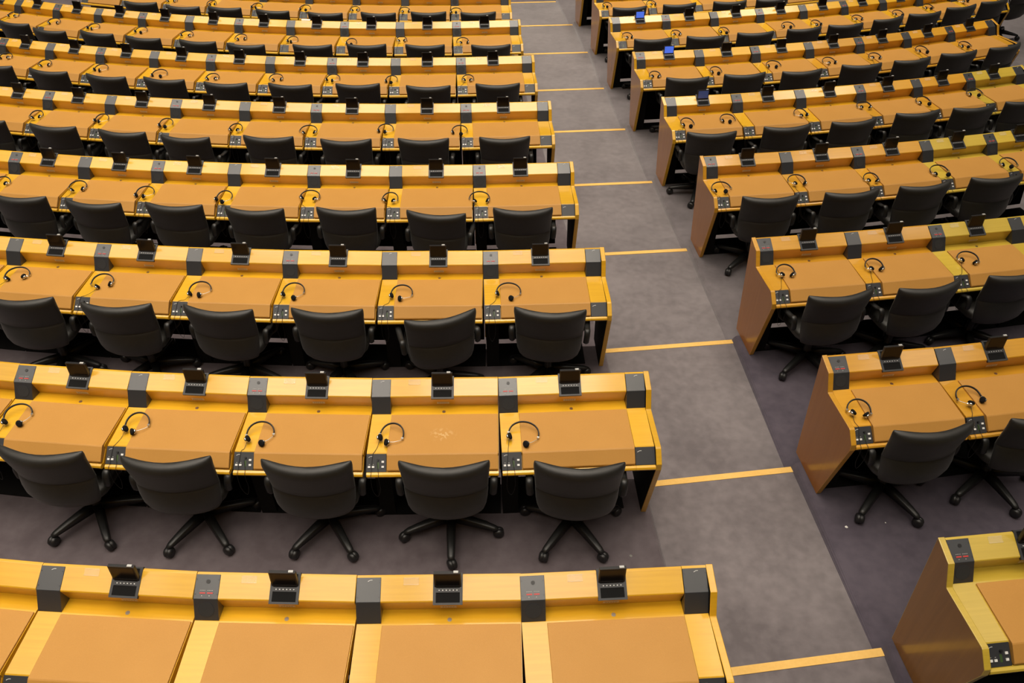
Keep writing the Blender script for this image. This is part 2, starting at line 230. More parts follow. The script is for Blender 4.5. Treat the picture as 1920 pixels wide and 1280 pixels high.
def v3(p, z): return Vector((p.x, p.y, z))
LIP = .045
for k in range(1, 11):
    pts, il, ir = LINES[k]; z = floor_z(k)
    if k > 1: npts, nil, nir = LINES[k - 1]
    else:
        npts = [p + Vector((0, -4.5)) for p in pts]; nil, nir = il, ir
    for si, ((a0, a1), (b0, b1)) in enumerate((((0, il), (0, nil)), ((ir, len(pts) - 1), (nir, len(npts) - 1)))):
        mi_ = 0 if si == 0 else (1 if k <= 3 else 2)
        A = resample(pts[a0:a1 + 1], 36); B = resample(npts[b0:b1 + 1], 36)
        for i in range(35):
            quad(bm, v3(B[i], z), v3(B[i + 1], z), v3(A[i + 1], z), v3(A[i], z), mi_)
            quad(bm, v3(A[i], z), v3(A[i + 1], z), v3(A[i + 1], z - STEP), v3(A[i], z - STEP), mi_)
    # rounded carpet kerbs beside the aisle tread, then the tread itself
    tA = (pts[ir] - pts[il]).normalized(); tB = (npts[nir] - npts[nil]).normalized()
    for i, j, s, mi in ((il, nil, 1, 0), (ir, nir, -1, 1 if k <= 3 else 2)):
        secs = []
        for p_, t_, h in ((pts[i], tA, LIP), (npts[j], tB, .002)):
            secs.append([v3(p_ + t_ * s * off, z - h * (1 - f)) for off, f in ((0, 1), (.012, .95), (.024, .72), (.036, .30), (.042, 0))])
        for (p0, p1), (q0, q1) in zip(zip(secs[0], secs[0][1:]), zip(secs[1], secs[1][1:])): quad(bm, p0, p1, q1, q0, mi)
        for p0, p1 in zip(secs[0], secs[0][1:]): quad(bm, p0, p1, p1 - Vector((0, 0, STEP)), p0 - Vector((0, 0, STEP)), mi)
    o_ = .040
    quad(bma, v3(npts[nil] + tB * o_, z - .002), v3(npts[nir] - tB * o_, z - .002), v3(pts[ir] - tA * o_, z - LIP), v3(pts[il] + tA * o_, z - LIP))
    quad(bma, v3(pts[il] + tA * o_, z - LIP), v3(pts[ir] - tA * o_, z - LIP), v3(pts[ir] - tA * o_, z - STEP), v3(pts[il] + tA * o_, z - STEP))
pts, il, ir = LINES[10]; z = floor_z(10) - STEP
for i in range(len(pts) - 1): quad(bm, v3(pts[i], z), v3(pts[i + 1], z), v3(pts[i + 1] + Vector((0, 6)), z), v3(pts[i] + Vector((0, 6)), z))
bmesh.ops.remove_doubles(bm, verts=bm.verts, dist=.0005); bmesh.ops.recalc_face_normals(bm, faces=bm.faces)
bmesh.ops.recalc_face_normals(bma, faces=bma.faces)
struct('floor', mesh('floor', bm, [CARPET, PURPLE, MIDGREY]), 'mauve carpeted platforms stepping down row by row')
struct('floor_aisle', mesh('floor_aisle', bma, AISLE), 'grey carpeted steps of the aisle between the blocks')
# yellow strips on the step edges
for k in range(1, 11):
    pts, il, ir = LINES[k]; t = (pts[ir] - pts[il]).normalized(); a, c = pts[il] + t * .042, pts[ir] - t * .042; n = Vector((t.y, -t.x)); z = floor_z(k) - LIP
    bm = bmesh.new(); W = .046
    s = LIP / 1.5
    P = [a - n * .002, c - n * .002, c + n * W, a + n * W]
    v = [bm.verts.new((p.x, p.y, z + dz)) for dz, pp in ((.0005, P), (.0035, P)) for p in pp]
    for q in v[2:4] + v[6:8]: q.co.z += W * s
    for f in ((3, 2, 1, 0), (4, 5, 6, 7), (0, 1, 5, 4), (1, 2, 6, 5), (2, 3, 7, 6), (3, 0, 4, 7)): bm.faces.new([v[i] for i in f])
    struct('trim_%d' % k, mesh('step_strip', bm, TAPE), 'yellow strip along an aisle step edge')

# the hall around the benches
def slab(name, x0, x1, y0, y1, z0, z1, mm, label):
    bm = bmesh.new(); box(bm, x0, x1, y0, y1, z0, z1); struct(name, mesh(name, bm, mm), label)
PLASTER = flat('grey_plaster', (.16, .15, .14), .8); PANELLING = flat('wood_panelling', (.16, .095, .045), .6)
slab('ceiling', -20, 20, -37, 4, 8.0, 8.2, PLASTER, 'pale ceiling over the hall')
slab('wall_left', -20.2, -20, -37, 4, -3.5, 8.2, PANELLING, 'panelled wall left of the benches')
slab('wall_right', 20, 20.2, -37, 4, -3.5, 8.2, PANELLING, 'panelled wall right of the benches')
slab('wall_back', -20, 20, -37.2, -37, -3.5, 8.2, PANELLING, 'panelled wall behind the gallery')
slab('wall_front', -20, 20, 4, 4.2, -3.5, 8.2, PANELLING, 'panelled wall beyond the benches')
# ------------------------------------------------------------------ desks
SL = math.atan2(.0515, .0954)                 # slope of the sloping top shelf
M_SHELF = Matrix.Translation((0, 0, .0055)) @ Matrix.Rotation(SL, 4, 'X')      # local x, y (away), z normal to the shelf
M_CTRL = Matrix.Translation((0, -.464, -.146)) @ Matrix.Rotation(math.atan2(.066, .080), 4, 'X')
M_PODF = Matrix.Translation((0, -.0968, -.0470)) @ Matrix.Rotation(math.atan2(.095, .054), 4, 'X')
M_WOOD = Matrix.Translation((0, 0, .0020)) @ Matrix.Rotation(SL, 4, 'X')
def swoosh(bm, M, x, y, s, mi):
    for P in (((0, 0), (.55, .30), (.55, .42), (0, .16)), ((.5, .26), (1, .30), (.92, .42), (.5, .40))):
        f = bm.faces.new([bm.verts.new(M @ Vector((x + a * s, y + c * s, .0026))) for a, c in P]); f.material_index = mi
def pod_mesh(kind):
    bm = bmesh.new()
    prism(bm, [(-.002, .0062), (.0968, -.0470), (.1516, -.1425), (.10, -.15), (-.002, -.15)], -.0575, .0575, 0)
    bev(bm, .0015, 30, 1)
    # front face reads darker only because it faces away from the lamps
    for sx in (-1, 1):
        for d in (.022, .088): disc(bm, (sx * .051, -d, .0012), .0022, .0006, M_SHELF, 8, 1)
    if kind == 'cover': swoosh(bm, M_SHELF @ Matrix.Translation((0, 0, -.0012)), -.004, -.018, .022, 2)
    else:
        for sx in (-.018, .017):
            for i in range(4): box(bm, sx - .012 + i * .007, sx - .008 + i * .007, -.072, -.070, .0012, .0018, 2, M_SHELF)
            box(bm, sx - .003, sx + .001, -.097, -.094, .0012, .0018, 2, M_SHELF)
    return mesh(kind + '_column', bm, [GREY, BLACK, MARK])
POD = {'cover': pod_mesh('cover'), 'speaker': pod_mesh('speaker')}
bm = bmesh.new(); disc(bm, (.003, -.031, .001), .0095, .0012, M_SHELF, 20); SOCKET = mesh('socket', bm, BLACK)
bm = bmesh.new()
for x in (-.017, .018): box(bm, x - .0135, x + .0135, -.086, -.080, .001, .0022, 0, M_SHELF)
LED = mesh('led_display', bm, RED)
bm = bmesh.new(); disc(bm, (.0, -.054, .0005), .038, .0012, M_PODF, 28); GRILL = mesh('speaker_grille', bm, GRILLE)
# control panel
bm = bmesh.new(); box(bm, -.0575, .0575, -.104, 0, -.02, .002, 0, M_CTRL)
swoosh(bm, M_CTRL, -.045, -.022, .022, 1); box(bm, .004, .016, -.085, -.05, .002, .0024, 2, M_CTRL)
for x in (-.040, -.017): box(bm, x - .003, x + .003, -.062, -.060, .002, .0024, 1, M_CTRL)
CTRL = mesh('control_panel', bm, [DARK, MARK, flat('green_display', (.05, .09, .03), .3)])
bm = bmesh.new(); box(bm, -.007, .007, -.0055, .0055, 0, .004); bev(bm, .001, 30, 1); KEY = mesh('button', bm, WHITE)
KEYS = [M_CTRL @ Vector(p) for p in ((-.041, -.075, .002), (-.018, -.075, .002), (.038, -.046, .002), (.038, -.075, .002))]
bm = bmesh.new(); disc(bm, (.010, -.034, .002), .006, .012, M_CTRL, 12); JACK = mesh('jack', bm, BLACK)
bm = bmesh.new(); box(bm, -.0575, .0575, -.104, 0, -.02, .002, 0, M_CTRL); swoosh(bm, M_CTRL, -.045, -.03, .026, 1); BLANK = mesh('blank_plate', bm, [DARK, MARK])
# flip up screen (housing let into the sloping shelf)
bm = bmesh.new()
for a in ((-.069, .069, .012, .020), (-.069, .069, -.124, -.114), (-.069, -.056, -.114, .012), (.056, .069, -.114, .012), (-.056, .056, -.068, -.048)): box(bm, a[0], a[1], a[2], a[3], -.012, .004, 0, M_WOOD)
box(bm, -.056, .056, -.114, -.068, -.012, .0010, 1, M_WOOD); box(bm, -.056, .056, -.048, .012, -.012, .001, 1, M_WOOD)
for i in range(6): box(bm, -.043 + i * .0166, -.038 + i * .0166, -.060, -.056, .004, .005, 2, M_WOOD)
HOUSING = mesh('flip_screen', bm, [DARK, VOID, WHITE])
M_LID = Matrix.Translation((0, -.040, -.020)) @ Matrix.Rotation(math.radians(-3), 4, 'X')
bm = bmesh.new(); box(bm, -.0625, .0625, 0, .016, .0, .104, 0, M_LID); bev(bm, .003, 30, 2)
box(bm, -.0625, .0625, -.001, .001, .0, .012, 0, M_LID); LID = mesh('lid', bm, [BLACK])
bm = bmesh.new(); box(bm, -.055, .055, -.0012, 0, .016, .097, 0, M_LID); DISPLAY = {n: mesh('display', bm.copy(), mm) for n, mm in (('dark', SCREEN), ('blue', BLUE), ('navy', NAVY))}; bm.free()
bm = bmesh.new(); box(bm, .030, .052, .002, .014, .104, .110, 0, M_LID); LATCHM = mesh('latch', bm, LATCH)
# small fittings
bm = bmesh.new(); box(bm, -.036, .036, -.033, .0, .002, .004, 0, M_WOOD); box(bm, -.036, .036, -.033, -.029, .004, .010, 0, M_WOOD); box(bm, -.036, .036, -.004, 0, .004, .008, 0, M_WOOD); HOLDER = mesh('card_holder', bm, ACRYL)
bm = bmesh.new(); Mr = Matrix.Translation((0, -.0970, -.052)) @ Matrix.Rotation(math.atan2(.0245, .102), 4, 'X')
box(bm, -.038, .038, -.001, .008, -.080, -.060, 0, Mr)
for i in range(5): box(bm, -.028 + i * .012, -.021 + i * .012, -.0014, -.001, -.073, -.067, 1, Mr)
LABELM = mesh('name_label', bm, [LABEL, flat('label_print', (.35, .27, .18), .6)])
bm = bmesh.new(); disc(bm, (0, -.134, -.1445), .0105, .002, Matrix.Identity(4), 18); STUD = mesh('round_stud', bm, SILVER)

cache = {}
def bay_meshes(b, k, w, tone):
    key = (round(w, 2), tone, BACKFOOT[k]); fb = BACKFOOT[k] * .93
    if key in cache: return cache[key]
    W = WOOD[tone]; r = {}
    g = .0012
    bm = bmesh.new()   # sloping shelf with the upright behind it
    prism(bm, [(-.017, .004), (-.003, .004), (.0925, -.047), (.0965, -.052), (.072, -.154), (.072, -.170), (.006, -.170), (fb + .008, -.785), (fb - .010, -.785)], -.0575 + g, w - .0575 - g)
    bev(bm, .002, 25, 2); r['shelf'] = mesh('back_shelf', bm, W)
    bm = bmesh.new()   # writing surface with the rolled front lip
    prism(bm, [(.0725, -.152), (.128, -.1445), (.152, -.143), (.458, -.143), (.466, -.150), (.466, -.172), (.532, -.222), (.550, -.211), (.564, -.215), (.570, -.225), (.567, -.236), (.556, -.244), (.510, -.242), (.45, -.20), (.0725, -.19)], -.0575 + g, w - .0575 - g)
    r['top'] = mesh('worktop', bm, W)
    bm = bmesh.new()   # leather covered pad
    x0, x1 = .0625, w - .0625
    prism(bm, [(.164, -.134), (.478, -.132), (.485, -.136), (.546, -.196), (.547, -.206), (.538, -.210), (.164, -.150)], x0, x1)
    bev(bm, .0018, 25, 2); r['pad'] = mesh('desk_pad', bm, PAD); r['padw'] = r['pad'].copy(); r['padw'].materials[0] = PADW
    bm = bmesh.new(); prism(bm, [(.022, -.17), (.034, -.17), (fb + .036, -.785), (fb + .024, -.785)], -.05, w - .06); r['modesty'] = mesh('modesty_panel', bm, VOID)
    bm = bmesh.new(); prism(bm, [(.10, -.17), (.385, -.17), (.385, -HF), (fb + .06, -HF)], -.048, .048); r['pedestal'] = mesh('pedestal', bm, VOID)
    bm = bmesh.new(); box(bm, .048, w - .048, -.385, -fb - .045, -HF, -HF + .012); r['dark_slab'] = mesh('dark_slab', bm, VOID)  # thin black slab covering the floor between the pedestals
    bm = bmesh.new(); prism(bm, [(.566, -.2145), (.5715, -.225), (.567, -.237), (.53, -.242), (.53, -.2145)], w / 2 - .03, w / 2 + .03); r['pull'] = mesh('finger_pull', bm, FACE['gold'])
    cache[key] = r; return r
ends = {}
def end_panel(side, k, tone):
    key = (side, BACKFOOT[k], tone)
    if key in ends: return ends[key]
    bm = bmesh.new(); bf = BACKFOOT[k]
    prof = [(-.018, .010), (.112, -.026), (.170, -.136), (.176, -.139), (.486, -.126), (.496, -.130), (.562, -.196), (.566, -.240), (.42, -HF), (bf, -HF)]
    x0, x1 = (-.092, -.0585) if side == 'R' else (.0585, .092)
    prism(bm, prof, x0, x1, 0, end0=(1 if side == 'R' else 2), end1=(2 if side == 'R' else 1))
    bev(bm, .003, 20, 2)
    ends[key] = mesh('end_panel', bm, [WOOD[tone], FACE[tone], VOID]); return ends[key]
bm = bmesh.new()
prism(bm, [(-.017, .004), (-.003, .004), (.09, -.05), (.085, -.154), (.085, -.170), (-.017, -.170)], -.0575, .0578)
prism(bm, [(.0725, -.152), (.128, -.1445), (.152, -.143), (.458, -.143), (.466, -.150), (.466, -.172), (.532, -.222), (.550, -.211), (.564, -.215), (.570, -.225), (.567, -.236), (.556, -.244), (.510, -.242), (.45, -.20), (.0725, -.19)], -.0575, .0578)
END_STRIP = {t: mesh('end_strip', bm.copy(), WOOD[t]) for t in WOOD}; bm.free()

ORD = ['', 'first', 'second', 'third', 'fourth', 'fifth', 'sixth', 'seventh', 'eighth', 'ninth', 'tenth', 'eleventh', 'twelfth']
def seat_txt(i): return 'at the aisle' if i == 1 else ORD[i] + ' from the aisle'
def row_txt(b, k):
    side = 'left of aisle' if b == 'L' else 'right of aisle'
    return ('nearest row ' if k == 1 else ORD[k] + ' nearest row ') + side
def tone_of(b, k, i):
    if b == 'R':
        if k == 1 or (k == 2 and i > 2) or (k == 3 and i >= 3) or (k == 4 and i >= 4) or (k == 5 and i >= 6): return 'lime'
        if k in (5, 6) and i >= 4 or k in (4, 2): return 'amber'
        if k in (3,) : return 'amber'
    return 'gold'
SCREENS = {('R', 6, 1): 'blue', ('R', 7, 1): 'blue', ('R', 5, 1): 'navy'}
SPK0 = {('R', 1): 1, ('R', 2): 1, ('R', 3): 1, ('R', 4): 1, ('R', 5): 0, ('R', 6): 1, ('R', 7): 0, ('R', 8): 1, ('R', 9): 0}
def kind_pod(b, k, j):
    if b == 'L': return 'speaker' if j % 2 else 'cover'
    return 'speaker' if (j + SPK0[b, k]) % 2 else 'cover'
def place_pod(par, kind, x):
    o = obj(kind + '_column', POD[kind], par, (x, 0, HF))
    if kind == 'speaker':
        obj('socket', SOCKET, o); obj('led_display', LED, o); obj('speaker_grille', GRILL, o)
def make_desk(b, k, i):
    jo, jn = (i, i - 1) if b == 'L' else (i - 1, i)
    p, q = pod(b, k, jo), pod(b, k, jn); d = q - p; w = d.length
    tone = tone_of(b, k, i); mm = bay_meshes(b, k, w, tone)
    scr = SCREENS.get((b, k, i), 'dark')
    look = {'dark': 'tan padded wooden desk', 'blue': 'tan desk with lit blue screen', 'navy': 'tan desk with dim bluish screen'}[scr]
    if (b, k, i) == ('L', 2, 2): look = 'tan desk with pale scuffed pad'
    if b == 'R' and k == 1: look = 'yellowish wooden desk with tan pad'
    o = thing('desk', '%s, %s, %s' % (look, seat_txt(i), row_txt(b, k)), 'desk', (p.x, p.y, floor_z(k)), math.atan2(d.y, d.x), 'curved rows of desks')
    U = (0, 0, HF)
    obj('back_shelf', mm['shelf'], o, U); obj('worktop', mm['top'], o, U)
    obj('desk_pad', mm['padw' if (b, k, i) == ('L', 2, 2) else 'pad'], o, U)
    obj('modesty_panel', mm['modesty'], o, U); obj('pedestal', mm['pedestal'], o, U); obj('dark_slab', mm['dark_slab'], o, U)
    place_pod(o, kind_pod(b, k, jo), 0)
    c = obj('control_panel', CTRL, o, U)
    if k < 7:
        for kp in KEYS: obj('button', KEY, c, kp, (math.atan2(.066, .080), 0, 0))
        obj('jack', JACK, c)
    xs = w / 2 - .012
    h = obj('flip_screen', HOUSING, o, (xs, 0, HF)); obj('lid', LID, h); obj('display', DISPLAY[scr], h); obj('latch', LATCHM, h)
    obj('card_holder', HOLDER, o, (xs - .172, 0, HF)); obj('name_label', LABELM, o, (xs, 0, HF)); obj('round_stud', STUD, o, (xs + .006, 0, HF))
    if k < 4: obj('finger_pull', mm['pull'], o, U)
    def end(side, x):
        if side == 'L' or x > .2:
            obj('end_strip', END_STRIP[tone], o, (x, 0, HF)); place_pod(o, 'cover', x); obj('blank_plate', BLANK, o, (x, 0, HF))
        obj('end_panel', end_panel(side, k, tone), o, (x, 0, HF))
    if i == 1: end(b, w if b == 'L' else 0)
    if b == 'R' and (k, i) in ((3, 4), (4, 5), (5, 6), (6, 7), (7, 9)): end('L', w)
    return o
for key, n in NBAY.items():
    b, k = key[0], int(key[1:])
    for i in range(1, n + 1): make_desk(b, k, i)

# ------------------------------------------------------------------ chairs
def back_mesh():
    bm = bmesh.new(); NU = 17
    rows = [  # z, half width, y centre, sagitta, thickness
        (.322, .090, -.090, .014, .010), (.328, .128, -.128, .024, .030), (.345, .166, -.168, .036, .048), (.375, .196, -.205, .048, .058), (.415, .216, -.230, .058, .064),
        (.465, .230, -.241, .064, .066), (.520, .238, -.238, .066, .062), (.575, .242, -.227, .066, .056), (.592, .2425, -.223, .066, .053), (.598, .242, -.220, .066, .049), (.604, .243, -.222, .066, .054),
        (.660, .246, -.228, .066, .058), (.720, .250, -.237, .066, .064), (.765, .253, -.243, .066, .070), (.792, .256, -.246, .066, .072), (.812, .257, -.245, .066, .068), (.826, .256, -.243, .066, .056), (.835, .254, -.241, .066, .038), (.839, .251, -.239, .066, .016)]
    rings = []
    for z, w, y, s, t in rows:
        ring = []
        us = [math.sin(math.pi / 2 * (-1 + 2 * i / (NU - 1))) for i in range(NU)]
        for u in us:                       # outer face, towards the row behind
            e = math.sqrt(max(0, 1 - abs(u) ** 7)); ring.append((w * u, y + s * (abs(u) ** 1.9) - .5 * t * e, z))
        for u in us[::-1][1:-1]:           # inner face
            e = math.sqrt(max(0, 1 - abs(u) ** 7)); ring.append((w * u, y + s * (abs(u) ** 1.9) + .5 * t * e, z))
        rings.append([bm.verts.new(v) for v in ring])
    n = len(rings[0])
    for a, c in zip(rings, rings[1:]):
        for j in range(n): bm.faces.new((a[j], a[(j + 1) % n], c[(j + 1) % n], c[j]))
    bm.faces.new(rings[-1]); bm.faces.new(rings[0][::-1])
    bmesh.ops.recalc_face_normals(bm, faces=bm.faces)
    return mesh('backrest', bm, FABRIC, True)
BACK = back_mesh()
def seat_mesh():
    bm = bmesh.new(); rings = []; n = 32
    for z, sc in ((.375, .80), (.385, .93), (.405, 1.0), (.435, 1.0), (.452, .95), (.460, .82), (.461, .4)):
        ring = []
        for j in range(n):
            a = 2 * math.pi * j / n; cx, cy = math.cos(a), math.sin(a)
            m_ = 1 / (abs(cx) ** 5 + abs(cy) ** 5) ** .2
            ring.append(bm.verts.new((.235 * sc * m_ * cx, .02 + .225 * sc * m_ * cy, z)))
        rings.append(ring)
    for a, c in zip(rings, rings[1:]):
        for j in range(n): bm.faces.new((a[j], a[(j + 1) % n], c[(j + 1) % n], c[j]))
    bm.faces.new(rings[-1]); bm.faces.new(rings[0][::-1]); return mesh('seat', bm, FABRIC, True)
SEAT = seat_mesh()
def arm_mesh(s):
    bm = bmesh.new()
    path = smooth_path([(s * .20, .06, .385), (s * .250, .09, .42), (s * .266, .13, .48), (s * .272, .135, .535), (s * .276, .09, .556), (s * .276, 0, .562), (s * .276, -.075, .574), (s * .276, -.112, .590), (s * .275, -.135, .560), (s * .270, -.140, .49)], 5)
    n = len(path); rad = [.015 + .007 * min(1, max(0, (i / n - .3) * 6)) for i in range(n)]
    rad[-1] = .012
    # flattened ribbon: wide across x
    rings = []
    for i, p in enumerate(path):
        t = (path[min(i + 1, n - 1)] - path[max(i - 1, 0)]).normalized(); u = Vector((1, 0, 0)).cross(t).normalized()
        rings.append([bm.verts.new(p + Vector((1, 0, 0)) * rad[i] * math.cos(a) + u * rad[i] * .55 * math.sin(a)) for a in [2 * math.pi * j / 10 for j in range(10)]])
    for a, c in zip(rings, rings[1:]):
        for j in range(10): bm.faces.new((a[j], a[(j + 1) % 10], c[(j + 1) % 10], c[j]))
    bm.faces.new(rings[0]); bm.faces.new(rings[-1]); bmesh.ops.recalc_face_normals(bm, faces=bm.faces)
    return mesh('armrest', bm, PLASTIC, True)
ARM = [arm_mesh(-1), arm_mesh(1)]
def lathe(bm, prof, n=18):
    rings = [[bm.verts.new((r * math.cos(2 * math.pi * j / n), r * math.sin(2 * math.pi * j / n), z)) for j in range(n)] for r, z in prof]
    for a, c in zip(rings, rings[1:]):
        for j in range(n): f = bm.faces.new((a[j], a[(j + 1) % n], c[(j + 1) % n], c[j])); f.smooth = True
    bm.faces.new(rings[0][::-1]); bm.faces.new(rings[-1])
bm = bmesh.new(); lathe(bm, [(.045, .065), (.050, .085), (.045, .115), (.030, .135), (.030, .30), (.05, .31), (.16, .335), (.17, .36), (.10, .376)]); COLUMN = mesh('gas_column', bm, PLASTIC)
def leg_bm(bm, ang):
    M = Matrix.Rotation(ang, 4, 'Z'); rings = []
    for r, w, z0, z1 in ((.03, .030, .075, .130), (.12, .029, .075, .122), (.22, .026, .072, .106), (.285, .023, .070, .092), (.308, .015, .070, .084)):
        rings.append([bm.verts.new(M @ Vector(v)) for v in ((r, -w, z0), (r, w, z0), (r, w * .8, z1 - .006), (r, w * .45, z1), (r, -w * .45, z1), (r, -w * .8, z1 - .006))])
    for a, c in zip(rings, rings[1:]):
        for j in range(6): f = bm.faces.new((a[j], a[(j + 1) % 6], c[(j + 1) % 6], c[j])); f.smooth = True
    bm.faces.new(rings[0]); bm.faces.new(rings[-1]); 
def caster_bm(bm, ang, sw=.4):
    c = Vector((.300 * math.cos(ang), .300 * math.sin(ang), 0)); M = Matrix.Translation(c) @ Matrix.Rotation(ang + sw, 4, 'Z')
    n = 16
    rings = []
    for yy, rr in ((-.029, .012), (-.027, .024), (-.020, .032), (-.008, .035), (-.003, .034), (0, .029), (.003, .034), (.008, .035), (.020, .032), (.027, .024), (.029, .012)):
        rings.append([bm.verts.new(M @ Vector((.010 + rr * math.cos(2 * math.pi * q / n), yy, .035 + rr * math.sin(2 * math.pi * q / n)))) for q in range(n)])
    for a_, c_ in zip(rings, rings[1:]):
        for q in range(n): f = bm.faces.new((a_[q], a_[(q + 1) % n], c_[(q + 1) % n], c_[q])); f.smooth = True
    bm.faces.new(rings[0]); bm.faces.new(rings[-1])
    box(bm, -.012, .016, -.008, .008, .03, .066, 0, M); 
    disc(bm, (0, 0, .055), .010, .02, M, 10)
bm = bmesh.new(); leg_bm(bm, 0); bmesh.ops.recalc_face_normals(bm, faces=bm.faces); LEG = mesh('leg', bm, PLASTIC)
bm = bmesh.new(); caster_bm(bm, 0); bmesh.ops.recalc_face_normals(bm, faces=bm.faces); CASTER = mesh('caster', bm, BLACK)
bm = bmesh.new()
for i in range(5): leg_bm(bm, i * 2 * math.pi / 5); caster_bm(bm, i * 2 * math.pi / 5, .4 + i)
bmesh.ops.recalc_face_normals(bm, faces=bm.faces); BASE = mesh('star_base', bm, PLASTIC)
# turn of the star base under the chairs whose feet show (degrees; 0 = one leg straight back)
TURN = {('L', 2, 1): 36, ('L', 2, 2): 2, ('L', 2, 3): 34, ('L', 2, 4): 38, ('L', 2, 5): 36, ('R', 2, 1): 22, ('R', 2, 2): 8, ('R', 3, 1): 14, ('R', 4, 1): 20}
def make_chair(b, k, i, x, y, deg, label=None, z=None):
    if label is None:
        look = 'black swivel chair'
        if (b, k, i) == ('L', 3, 2): look = 'black swivel chair turned aside'
        label = '%s, %s, %s' % (look, seat_txt(i), row_txt(b, k))
    o = thing('swivel_chair', label, 'chair', (x, y, floor_z(k) if z is None else z), math.radians(deg), 'swivel chairs at the desks')
    obj('backrest', BACK, o); obj('seat', SEAT, o); obj('armrest', ARM[0], o); obj('armrest', ARM[1], o); obj('gas_column', COLUMN, o)
    t = TURN.get((b, k, i), random.uniform(0, 72))
    if k <= 4:
        for s in range(5):
            a = math.radians(-90 + t + s * 72); l = obj('leg', LEG, o, (0, 0, 0), (0, 0, a)); obj('caster', CASTER, l)
    else: obj('star_base', BASE, o, (0, 0, 0), (0, 0, math.radians(-90 + t)))
    return o
for b, k, i, x, y, deg in CHAIRS: make_chair(b, k, i, x, y, deg)
# chair of the first desk in the far row, and the one rolled out to the right of the seventh row
t, n = axes('R', 9, 0); p = pod('R', 9, 0) + t * .40 + n * .47
make_chair('R', 9, 1, p.x, p.y, math.degrees(math.atan2(t.y, t.x)))
make_chair('R', 7, 10, 8.08, -17.16, 30, 'black swivel chair rolled out past the end of the seventh row', floor_z(7))

# ------------------------------------------------------------------ headsets
def headset_meshes(w, var):
    r = {}; R = w / 2
    band = []
    for i in range(19):
        a = math.pi * (0.0 + i / 18); band.append((R * math.cos(a), .078 * math.sin(a) ** .8 if math.sin(a) > 0 else 0, .010 + .028 * math.sin(a)))
    bm = bmesh.new(); tube(bm, band, .0045, 8, 0, flat_=1.6); r['headband'] = mesh('headband', bm, BLACK)
    cups = {0: ((-R + .012, -.040, 15), (R - .055, -.075, 60)), 1: ((-R + .030, -.030, 40), (R - .030, -.030, -40)), 2: ((-R + .055, -.055, 50), (R - .012, -.035, -10)), 3: ((-R + .010, -.035, 10), (R - .075, -.060, 30))}[var]
    r['cups'] = []
    for s, (cx, cy, rot) in zip((-1, 1), cups):
        M = Matrix.Translation((cx, cy, .0205)) @ Matrix.Rotation(math.radians(rot), 4, 'Z') @ Matrix.Rotation(math.radians(-s * 66), 4, 'Y')
        bm = bmesh.new(); prof = [(.011, -.002), (.0195, .000), (.0215, .006), (.0190, .012), (.009, .014)]
        lathe(bm, prof, 16)
        for v in bm.verts: v.co = M @ v.co
        foam = mesh('ear_cushion', bm, FOAM)
        bm = bmesh.new(); lathe(bm, [(.011, -.014), (.0155, -.011), (.0165, -.004), (.011, -.001)], 14); box(bm, -.004, .004, .010, .020, -.012, -.004)
        for v in bm.verts: v.co = M @ v.co
        bmesh.ops.recalc_face_normals(bm, faces=bm.faces)
        shell = mesh('ear_cup', bm, SILVER)
        bm = bmesh.new(); e = (s * R, -.002, .011); q = M @ Vector((0, .004, -.010))
        tube(bm, smooth_path([e, (s * R * .98, -.02, .014), ((s * R + cx) / 2, (cy - .02) / 2 - .004, .016), q], 4), .0019, 6)
        disc(bm, (s * R, -.004, .002), .0075, .015, Matrix.Identity(4), 10)
        r['cups'].append((shell, foam, mesh('yoke', bm, SILVER)))
    r['cup0'] = Vector((cups[0][0], cups[0][1], .008)); return r
hcache = {}
HVAR = {('L', 2, 1): 0, ('L', 2, 2): 3, ('L', 2, 3): 0, ('L', 2, 4): 3, ('L', 2, 5): 0, ('L', 4, 1): 2, ('L', 4, 2): 1, ('L', 3, 1): 0, ('L', 3, 2): 3, ('R', 2, 1): 1, ('R', 2, 2): 2, ('R', 3, 1): 1, ('R', 3, 2): 1, ('R', 3, 3): 1}
